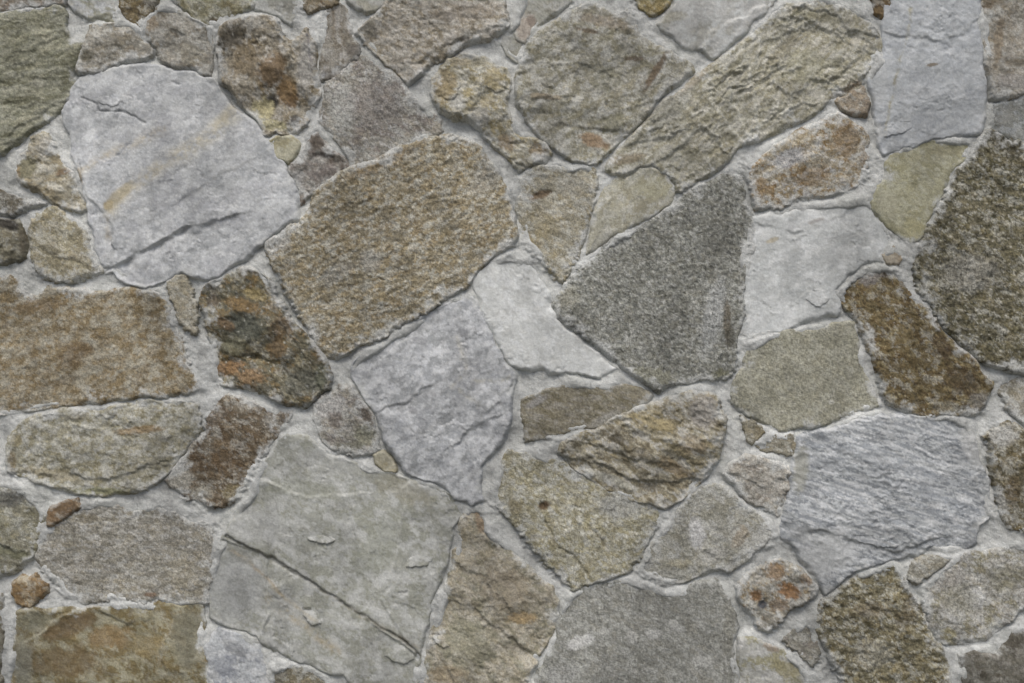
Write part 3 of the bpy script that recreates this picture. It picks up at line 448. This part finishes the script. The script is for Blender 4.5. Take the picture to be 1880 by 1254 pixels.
A('large dark mossy pitted block at the right edge', [(1798,252),(1808,240),(1820,233),(1834,244),(1850,255),(1890,266),(1960,275),(1960,695),(1880,686),(1850,680),(1820,670),(1790,658),(1765,630),(1745,605),(1720,583),(1700,550),(1686,525),(1680,490),(1690,455),(1705,420),(1725,386),(1740,352),(1755,322),(1776,288)], 'granite',
  [(112,106,86),(96,90,66),(132,128,114),(80,76,56)], h=19, w=10, sp=.7, k=1.3, cs=24, rel=dict(fine=(3.0,11), mid=(4,34)), a=30, va=1.1, bl=[(1850,265,40,18,40,(72,64,42),.8),(1780,500,60,40,0,(132,130,122),.6),(1850,660,60,16,5,(90,80,50),.8),(1860,450,40,40,0,(100,92,64),.5)],
  dk=((48,44,30),.28), lt=((168,164,152),.18), pit=[(1835,540,9,10,0,7),(1800,535,8,16,0,5),(1820,505,7,6,0,5),(1845,460,7,12,0,5),(1760,465,7,5,0,4),(1855,280,12,9,0,4)])
A('small mottled stone at the right edge below the dark mossy block', [(1829,700),(1858,692),(1890,698),(1960,702),(1960,790),(1900,790),(1872,772),(1856,750),(1846,734),(1834,716)], 'granite', [(136,132,122),(120,114,100),(150,148,142)], h=11, w=10)
A('dark brown stone with a pale left rim at the right edge', [(1808,800),(1825,782),(1860,778),(1900,792),(1960,800),(1960,990),(1880,976),(1852,968),(1836,940),(1827,900),(1822,860),(1822,832)], 'granite',
  [(120,110,88),(98,86,62),(136,130,116),(80,72,52)], h=15, w=10, sp=.6, k=1.2, bl=[(1840,800,30,24,-20,(158,157,150),.9),(1838,920,10,36,-15,(150,150,144),.7),(1860,900,16,30,0,(98,76,48),.6)], dk=((62,56,40),.12))
A('large blue grey banded marble block at the lower right', [(1468,802),(1500,791),(1550,783),(1580,771),(1620,762),(1700,763),(1742,762),(1780,775),(1792,800),(1800,830),(1812,880),(1817,920),(1823,945),(1800,965),(1796,1000),(1775,1011),(1740,1012),(1710,1008),(1690,1022),(1650,1025),(1620,1035),(1590,1045),(1560,1060),(1540,1072),(1518,1086),(1505,1066),(1490,1050),(1470,1025),(1450,1000),(1432,985),(1430,965),(1440,940),(1450,910),(1452,870),(1460,830)], 'marble',
  [(156,160,163),(134,139,145),(172,174,176),(122,127,133)], h=15, w=9, a=15, cs=15, an=6, sp=.2, k=1.0, tilt=(0,.3), rel=dict(rid=(5,170,26), terr=(1,40), mid=(1.2,30)),
  bl=[(1470,860,16,50,5,(140,138,122),.7),(1790,820,24,50,-20,(152,152,148),.6),(1500,985,60,20,10,(152,154,152),.7),(1500,1030,90,36,-20,(160,162,161),.85)],
  vein=[([(1500,850),(1600,870),(1700,905),(1800,940)],8,(118,124,132),.7),([(1510,810),(1620,850),(1760,890)],7,(124,129,136),.6),([(1560,985),(1620,1005),(1720,1010)],9,(122,126,128),.7),([(1570,985),(1640,1000)],3,(182,182,180),.7)],
  step=[([(1735,770),(1755,800),(1790,850),(1806,920)],-5,20),([(1460,960),(1560,990),(1640,1015),(1720,990)],6,30),([(1640,830),(1700,850),(1790,900)],2,14)], flake=[(1600,992,50,9,12,4)])
A('little low grey chip between the banded block and the pitted stone', [(1672,1046),(1688,1030),(1716,1020),(1742,1024),(1722,1044),(1702,1055),(1685,1073),(1671,1062)], 'granite', [(148,146,138),(134,128,114)], h=6, w=8)
A('small white stone covered in bright orange rust patches at the lower right', [(1352,1076),(1368,1056),(1398,1040),(1425,1027),(1450,1035),(1476,1050),(1502,1076),(1494,1095),(1470,1110),(1450,1125),(1430,1150),(1415,1161),(1400,1150),(1385,1130),(1365,1115),(1352,1096)], 'crag',
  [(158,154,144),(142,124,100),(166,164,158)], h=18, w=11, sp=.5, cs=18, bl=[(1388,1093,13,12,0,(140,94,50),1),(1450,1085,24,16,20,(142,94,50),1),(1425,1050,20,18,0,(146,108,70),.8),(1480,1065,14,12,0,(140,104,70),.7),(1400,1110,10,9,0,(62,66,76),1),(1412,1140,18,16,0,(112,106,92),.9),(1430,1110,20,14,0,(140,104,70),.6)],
  pit=[(1450,1085,20,12,20,5),(1400,1109,9,7,0,5),(1388,1093,10,8,0,3)], dk=((118,78,48),.06))
A('pitted brown and olive stone cut by the bottom edge at the lower right', [(1492,1140),(1500,1112),(1520,1090),(1560,1065),(1600,1048),(1640,1035),(1652,1042),(1665,1066),(1672,1090),(1690,1115),(1700,1145),(1710,1170),(1732,1195),(1746,1222),(1756,1310),(1570,1310),(1542,1240),(1520,1200),(1500,1162)], 'granite',
  [(128,121,98),(112,102,76),(146,142,126),(90,80,58)], h=16, w=9, sp=.6, k=1.5, cs=20, rel=dict(mid=(5,26), fine=(2.8,10)), va=1.2, bl=[(1600,1120,40,16,0,(140,122,96),.5),(1670,1120,20,50,30,(96,82,60),.6),(1600,1200,40,30,0,(146,144,134),.4)], dk=((66,60,40),.15), lt=((168,166,152),.06))
A('grey white stone with olive flecks left of the dark corner piece', [(1700,1082),(1714,1056),(1740,1035),(1772,1020),(1820,1010),(1860,1000),(1960,1000),(1960,1100),(1882,1120),(1860,1140),(1830,1160),(1808,1175),(1760,1181),(1732,1183),(1718,1175),(1705,1150),(1698,1120)], 'granite',
  [(148,146,140),(128,123,105),(160,159,154)], va=.7, h=13, w=13, sp=.5, k=1.5, cs=26, bl=[(1790,1095,26,22,20,(176,176,172),.9),(1755,1130,24,14,20,(172,172,168),.8),(1830,1150,16,8,0,(176,174,160),.8),(1760,1100,40,34,0,(116,112,92),.6),(1740,1060,34,24,-20,(144,138,130),.7),(1850,1060,40,30,0,(118,114,92),.6),(1740,1165,20,12,0,(122,112,72),.7)], lt=((176,175,170),.05), dk=((90,84,62),.05))
A('dark charcoal brown stone in the bottom right corner', [(1764,1200),(1790,1197),(1830,1205),(1850,1182),(1854,1160),(1880,1155),(1960,1150),(1960,1310),(1785,1310),(1770,1240)], 'slate', [(96,92,82),(80,74,64),(112,108,100)], h=10, w=9, sp=.4)
A('small grey oval pebble left of the pitted bottom stone', [(1444,1178),(1458,1156),(1480,1140),(1492,1152),(1501,1180),(1505,1204),(1495,1218),(1475,1206),(1458,1191)], 'granite', [(142,140,132),(128,122,114)], h=8, w=9)
A('pale grey and mustard stone cut by the bottom edge beside the flat dark one', [(1361,1174),(1385,1168),(1410,1180),(1440,1195),(1465,1215),(1486,1240),(1502,1310),(1366,1310),(1358,1240),(1357,1200)], 'marble', [(150,150,144),(138,134,112),(160,160,156)], h=8, w=10, bl=[(1445,1230,30,20,20,(136,126,88),.8),(1415,1190,16,8,20,(140,112,84),.7)])
# --- upper centre
A('long ridged grey green stone rising diagonally to the upper right', [(1112,312),(1118,295),(1134,275),(1160,250),(1200,206),(1250,162),(1290,127),(1330,101),(1360,82),(1385,55),(1410,30),(1445,9),(1480,0),(1520,3),(1562,14),(1590,30),(1611,52),(1618,76),(1610,110),(1592,140),(1584,156),(1540,178),(1500,204),(1450,230),(1400,253),(1370,265),(1355,276),(1340,295),(1310,318),(1272,340),(1246,352),(1240,335),(1226,318),(1200,303),(1175,310),(1150,320),(1122,322)], 'crag',
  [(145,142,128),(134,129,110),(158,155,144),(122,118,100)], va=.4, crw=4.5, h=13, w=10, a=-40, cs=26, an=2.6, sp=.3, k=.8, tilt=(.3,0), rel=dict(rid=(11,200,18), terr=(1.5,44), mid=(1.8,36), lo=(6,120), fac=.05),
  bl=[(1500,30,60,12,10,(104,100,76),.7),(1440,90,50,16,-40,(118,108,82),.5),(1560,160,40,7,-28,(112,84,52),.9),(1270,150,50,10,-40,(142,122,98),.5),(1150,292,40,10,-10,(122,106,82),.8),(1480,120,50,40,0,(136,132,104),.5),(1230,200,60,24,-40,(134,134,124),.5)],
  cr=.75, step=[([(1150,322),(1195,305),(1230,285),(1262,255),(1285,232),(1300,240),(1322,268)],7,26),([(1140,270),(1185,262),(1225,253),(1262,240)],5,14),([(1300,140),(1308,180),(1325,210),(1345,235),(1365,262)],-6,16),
   ([(1338,150),(1345,190),(1362,222),(1380,250)],-6,14),([(1362,62),(1372,110),(1384,170),(1394,250)],-5,18),([(1400,30),(1440,35),(1480,38),(1512,50),(1542,55),(1578,60),(1612,66)],6,12),
   ([(1470,14),(1520,20),(1545,40),(1562,56),(1600,84),(1614,90)],6,12),([(1440,52),(1500,48),(1532,58),(1556,78),(1602,98)],5,12),([(1418,148),(1436,165),(1456,172),(1472,164),(1490,145),(1512,150),(1540,166),(1584,148)],6,18),
   ([(1432,122),(1450,134),(1470,124)],4,12),([(1385,120),(1400,80),(1440,62)],5,16),([(1250,170),(1262,200),(1280,215)],-4,14),([(1385,235),(1440,205),(1490,190)],5,16)],
  lt=((180,178,166),.02))
A('pale yellow green stone tucked under the left end of the long ridged stone', [(1100,372),(1112,342),(1130,318),(1160,314),(1195,303),(1222,315),(1240,335),(1247,352),(1225,370),(1190,396),(1150,425),(1110,450),(1077,468),(1082,440),(1090,405)], 'slate',
  [(152,149,133),(142,137,118),(162,160,149)], h=10, w=10, sp=.25, a=-50, cs=34, k=1.1, bl=[(1200,345,34,24,0,(148,142,106),.5),(1110,440,30,12,-35,(150,150,142),.5)], step=[([(1150,330),(1175,305),(1205,303)],-5,12),([(1120,350),(1115,400),(1095,440)],-4,14)])
A('beige five sided stone with a small rusty dent above the white curved one', [(956,332),(972,310),(1000,299),(1030,300),(1065,305),(1092,310),(1096,332),(1090,370),(1084,400),(1075,440),(1060,475),(1046,500),(1030,522),(1016,502),(1000,486),(980,466),(962,445),(958,410),(951,370)], 'granite',
  [(150,145,130),(138,128,106),(160,157,146)], h=9, w=12, sp=.35, bl=[(990,358,26,8,-20,(112,84,58),.9),(1000,410,30,30,0,(152,134,94),.5),(960,440,26,20,30,(146,124,80),.6),(1050,340,34,24,0,(148,144,132),.5)], pit=[(992,356,22,7,-20,4)])
A('large grey olive stone with rusty scars in the upper centre', [(948,128),(960,95),(984,65),(1010,45),(1040,25),(1070,13),(1096,12),(1120,22),(1150,22),(1168,40),(1175,65),(1200,78),(1230,91),(1245,105),(1270,118),(1272,130),(1250,146),(1225,170),(1196,200),(1166,235),(1132,264),(1110,285),(1094,305),(1070,300),(1045,291),(1020,270),(990,250),(965,225),(950,195),(945,160)], 'crag',
  [(146,144,133),(132,128,112),(158,157,149),(124,120,102)], va=.5, h=20, w=10, a=-30, cs=42, sp=.35, k=.75, tilt=(0,-.3), rel=dict(rid=(3,80,24)),
  bl=[(1090,258,32,14,20,(136,104,74),.9),(1205,130,8,50,32,(104,80,56),.9),(1080,58,24,5,10,(106,84,62),.8),(1165,108,22,5,0,(106,82,62),.7),(1125,225,30,20,0,(104,100,72),.7),(1110,145,30,30,0,(112,110,88),.5),(1000,178,34,6,5,(156,134,104),.7),(1110,40,60,12,10,(146,124,100),.5)],
  step=[([(950,135),(1000,118),(1060,115),(1100,130)],4,24),([(955,190),(1010,180),(1040,185)],4,16),([(1050,232),(1100,238),(1150,240)],5,20),([(1160,65),(1140,110),(1120,160)],4,22)])
A('small grey green stone with a pinkish tip at the top left of the olive stone', [(972,-60),(1080,-60),(1048,3),(1012,28),(988,50),(975,75),(950,112),(932,98),(922,78),(930,55),(948,40),(958,15)], 'marble',
  [(142,142,132),(130,128,116),(152,152,146)], h=6, w=8, k=.7, bl=[(965,50,18,32,15,(154,138,124),.9),(975,35,10,12,0,(112,90,74),.7)], flake=[(965,48,17,32,20,6)])
A('tiny golden stone cut by the top edge in the centre', [(1155,-40),(1240,-40),(1228,3),(1206,18),(1190,22),(1172,11)], 'granite', [(150,134,96),(134,116,76)], h=9, w=7)
A('smooth light grey wedge pointing down at the top, right of the tiny golden stone', [(1240,-60),(1460,-60),(1416,10),(1390,35),(1360,65),(1335,90),(1312,103),(1296,96),(1284,86),(1270,90),(1250,78),(1234,64),(1205,42),(1222,25),(1240,5)], 'marble',
  [(160,161,158),(148,148,142),(168,170,168)], h=14, w=8, a=-35, sp=.16, k=.9, bl=[(1235,32,30,10,-10,(140,134,112),.6)], step=[([(1284,84),(1300,60),(1340,40),(1400,10)],-5,22)])
A('knobbly cream and yellow stone with rounded bumps in the upper centre', [(794,172),(792,150),(800,125),(820,105),(845,97),(870,98),(890,110),(905,120),(925,125),(936,150),(932,185),(932,205),(945,232),(955,250),(980,252),(1005,258),(1013,280),(1005,295),(975,305),(956,311),(940,295),(920,276),(896,258),(875,240),(858,222),(835,216),(810,202),(798,188)], 'crag',
  [(154,149,132),(142,130,100),(166,163,152)], h=20, w=15, k=1.3, sp=.4, cs=26, bl=[(815,160,26,38,0,(136,114,74),.8),(905,145,22,26,0,(146,128,88),.7),(845,112,24,10,0,(140,124,92),.7),(880,215,20,20,30,(148,146,140),.7),(990,275,20,16,0,(140,110,74),.7),(930,262,20,16,30,(136,110,78),.8),(895,185,24,12,-30,(150,132,92),.6),(840,190,16,20,0,(156,156,150),.7)],
  flake=[(822,150,26,34,0,5),(910,145,20,26,-10,5),(960,280,40,22,20,4)], pit=[(860,165,12,20,20,6),(885,180,10,16,40,5)])
A('tiny dark brown chip at the top beside the tall blue white slab', [(1598,-40),(1642,-40),(1634,6),(1622,29),(1610,22),(1605,5)], 'crag', [(112,88,58),(92,70,46)], h=6, w=6, k=.5)

# ------------------------------------------------------------------ the wall
def empty(name, loc):
    o = bpy.data.objects.new(name, None); S.collection.objects.link(o); o.location = loc; return o
wall = empty('mortar_wall', (0, 0, 0))
wall['label'] = 'pale grey mortar wall filling the joints between all the stones'
wall['category'] = 'wall'
def axis(a, b, s): return a + s*np.arange(int(math.ceil((b-a)/s))+1)

FX0, FX1, FY0, FY1 = -60, 1940, -60, 1314       # traced region, a little larger than the frame
ST_S = 1.9; MO_S = 2.4
mx = axis(FX0, FX1, MO_S); my = axis(FY0, FY1, MO_S)
MX, MY = np.meshgrid(mx, my); MD = np.full(MX.shape, -60.0)

def kind_of(l):
    for w_, n_ in (('chip', 'stone_chip'), ('sliver', 'stone_sliver'), ('pebble', 'pebble')):
        if w_ in l.split(' ')[:5] or ' '+w_+' ' in ' '+' '.join(l.split(' ')[:6])+' ': return n_
    return 'stone'
for i, s in enumerate(ST):
    xs = [q[0] for q in s['p']]; ys = [q[1] for q in s['p']]
    X, Y = np.meshgrid(axis(min(xs)-16, max(xs)+16, ST_S), axis(min(ys)-16, max(ys)+16, ST_S))
    sd, hg, col, flakes = stone_fields(s, X, Y, 40+i*3)
    nm = kind_of(s['l'])
    o = grid_object(nm, X, Y, hg, sd > -7, col, MATS[s['t']], 70, None)
    o['label'] = s['l']; o['category'] = nm.split('_')[-1]; o['group'] = 'stones set in the rubble wall'
    for fh, fm_, fc in flakes: grid_object('flake', X, Y, fh, fm_ & (sd > 0), fc, MATS[s['t']], 4, o)
    i0, i1 = np.searchsorted(mx, [min(xs)-50, max(xs)+50]); j0, j1 = np.searchsorted(my, [min(ys)-50, max(ys)+50])
    sx, sy = MX[j0:j1, i0:i1], MY[j0:j1, i0:i1]; ax_, ay_ = warp(sx, sy, FINE[s['t']])
    MD[j0:j1, i0:i1] = np.maximum(MD[j0:j1, i0:i1], poly_sd(ax_, ay_, s['p']))

# stones that carry on past the picture's border: irregular cells, one mesh
def ring():
    rs = np.random.RandomState(3); pts = []
    for gy in np.arange(-1000, 2100, 175):
        for gx in np.arange(-1250, 3150, 215):
            if rs.rand() < 0.22: continue
            pts.append((gx + rs.uniform(-95, 95) + (108 if int(gy/175) % 2 else 0), gy + rs.uniform(-75, 75), rs.uniform(-.9, .9), rs.uniform(.75, 1.3)))
    pal = [(160,163,164),(134,122,100),(128,127,118),(146,140,124),(116,100,78),(140,138,120),(150,142,128),(108,100,80)]
    pc = np.array([lin(pal[rs.randint(len(pal))]) for _ in pts]); gr = rs.uniform(-.05, .05, (len(pts), 2))
    X, Y = np.meshgrid(axis(-1100, 2980, 7.0), axis(-900, 1970, 7.0))
    wx, wy = warp(X, Y, 5.0); wx = wx + 40*fbm(X/130, Y/130, 3, 300); wy = wy + 40*fbm(X/130, Y/130, 3, 301)
    d1 = np.full(X.shape, 1e9); d2 = d1.copy(); own = np.zeros(X.shape, int)
    for k, (px, py, an, el) in enumerate(pts):
        ax, ay = rot(wx-px, wy-py, math.degrees(an)); d = np.abs(ax)*.45*el + np.hypot(ax*.6*el, ay*.85)
        nearer = d < d1
        d2 = np.where(nearer, d1, np.minimum(d2, d)); own = np.where(nearer, k, own); d1 = np.where(nearer, d, d1)
    sd = (d2-d1)*0.5 - 9
    rect = np.maximum(np.maximum(FX0-X, X-FX1), np.maximum(FY0-Y, Y-FY1)) - 2
    sd = np.minimum(sd, rect + 10*fbm(X/60, Y/60, 3, 302))
    H = 9.0; u = np.clip((sd+6)/12, 0, 1); h = -8 + (H+8)*(1-(1-u)**2.4)
    f = fbm(X/50, Y/50, 5, 310, .65); f2 = fbm(X/28, Y/20, 4, 311, .7)
    P = np.array([(p[0], p[1]) for p in pts])
    h = h + (16*f + np.clip(gr[own, 0]*(X-P[own, 0]) + gr[own, 1]*(Y-P[own, 1]), -7, 7))*sst(0, 8, sd)
    col = pc[own]*(1 + 0.9*f + 0.5*gn(X/14, Y/14, 320))[..., None]
    k = sst(.02, .16, f2)[..., None]*.6; col = col*(1-k) + lin((162,162,156))*k
    k = sst(10, 0, sd + 30*f2)[..., None]*.8; col = col*(1-k) + lin(MORT)*k
    return X, Y, sd, h, np.clip(col*grime(X, Y), .02, .8), rect
RX, RY, RSD, RH, RC, RRECT = ring()
o = grid_object('bordering_stones', RX, RY, RH, RSD > -8, RC, MATS['granite'], 70, wall)
o['kind'] = 'stuff'

def mortar_height(X, Y, D):
    gy = np.clip(np.gradient(D, axis=0)/(Y[1, 0]-Y[0, 0]), -1, 1)
    m = 0.3 + 2.6*np.exp(np.minimum(D, 0)/9.0) + np.where(gy > -0.25, 1.6*(gy+0.25), 5.0*(gy+0.25))*np.exp(-np.abs(D+2)/11.0) + 13.0*fbm(X/85, Y/85, 3, 400) + 1.7*fbm(X/16, Y/16, 4, 401, .7) + 1.1*gn(X/4, Y/4, 402)
    q = rot(X, Y, 35); m = m + 0.9*gn(q[0]/60, q[1]/7, 403)
    return m - sst(7, 22, D)*18
def mortar_col(X, Y):
    f = fbm(X/90, Y/90, 4, 410); g = fbm(X/12, Y/12, 3, 411, .7)
    c = np.empty(X.shape+(3,)); c[:] = lin(MORT)
    k = sst(0.0, 0.4, f)[..., None]
    c = c*(1-k*.5) + lin((156,158,152))*k*.5
    c = c*(1-0.18*sst(0.05, 0.3, fbm(X/38, Y/38, 4, 412, .65)))[..., None]
    sa = sst(0.42, 0.6, gn(X/5.5, Y/5.5, 414)+0.5*g); c = c*(1-sa*0.35)[..., None]
    c = c*grime(X, Y)
    return c*(1+0.30*g+0.15*f+0.14*gn(X/3.3, Y/3.3, 413))[..., None]
grid_object('mortar', MX, MY, mortar_height(MX, MY, MD), np.ones(MX.shape, bool), mortar_col(MX, MY), M_MORTAR, 300, wall)
rm = RRECT > -9
grid_object('mortar', RX, RY, mortar_height(RX, RY, RSD)-np.where(RRECT < 0, 2.0, 0), rm, mortar_col(RX, RY), M_MORTAR, 300, wall)

# wall core down to the ground and the ground itself (below the picture, for the light it sends back)
def box(name, lo, hi, col, mat, parent=None):
    v = [(x, y, z) for x in (lo[0], hi[0]) for y in (lo[1], hi[1]) for z in (lo[2], hi[2])]
    f = [(0,1,3,2),(4,6,7,5),(0,4,5,1),(2,3,7,6),(0,2,6,4),(1,5,7,3)]
    me = bpy.data.meshes.new(name); me.from_pydata(v, [], f); me.update()
    at = me.color_attributes.new('mineral', 'FLOAT_COLOR', 'POINT')
    for d in at.data: d.color = (*lin(col), 1)
    me.materials.append(mat); o = bpy.data.objects.new(name, me); S.collection.objects.link(o); o.parent = parent; return o
box('wall_core', (-2.04, 0.30, -0.05), (2.04, 0.60, 2.87), MORT, M_MORTAR, wall)
g = bpy.data.meshes.new('ground'); g.from_pydata([(-60,-60,0),(60,-60,0),(60,60,0),(-60,60,0)], [], [(0,1,2,3)]); g.update()
M_G = material('gravel_ground', 0.95, 0.25, 0.01, 60, 0.2)
at = g.color_attributes.new('mineral', 'FLOAT_COLOR', 'POINT')
for d in at.data: d.color = (0.16, 0.155, 0.14, 1)
g.materials.append(M_G); go = bpy.data.objects.new('ground', g); S.collection.objects.link(go); go['kind'] = 'structure'
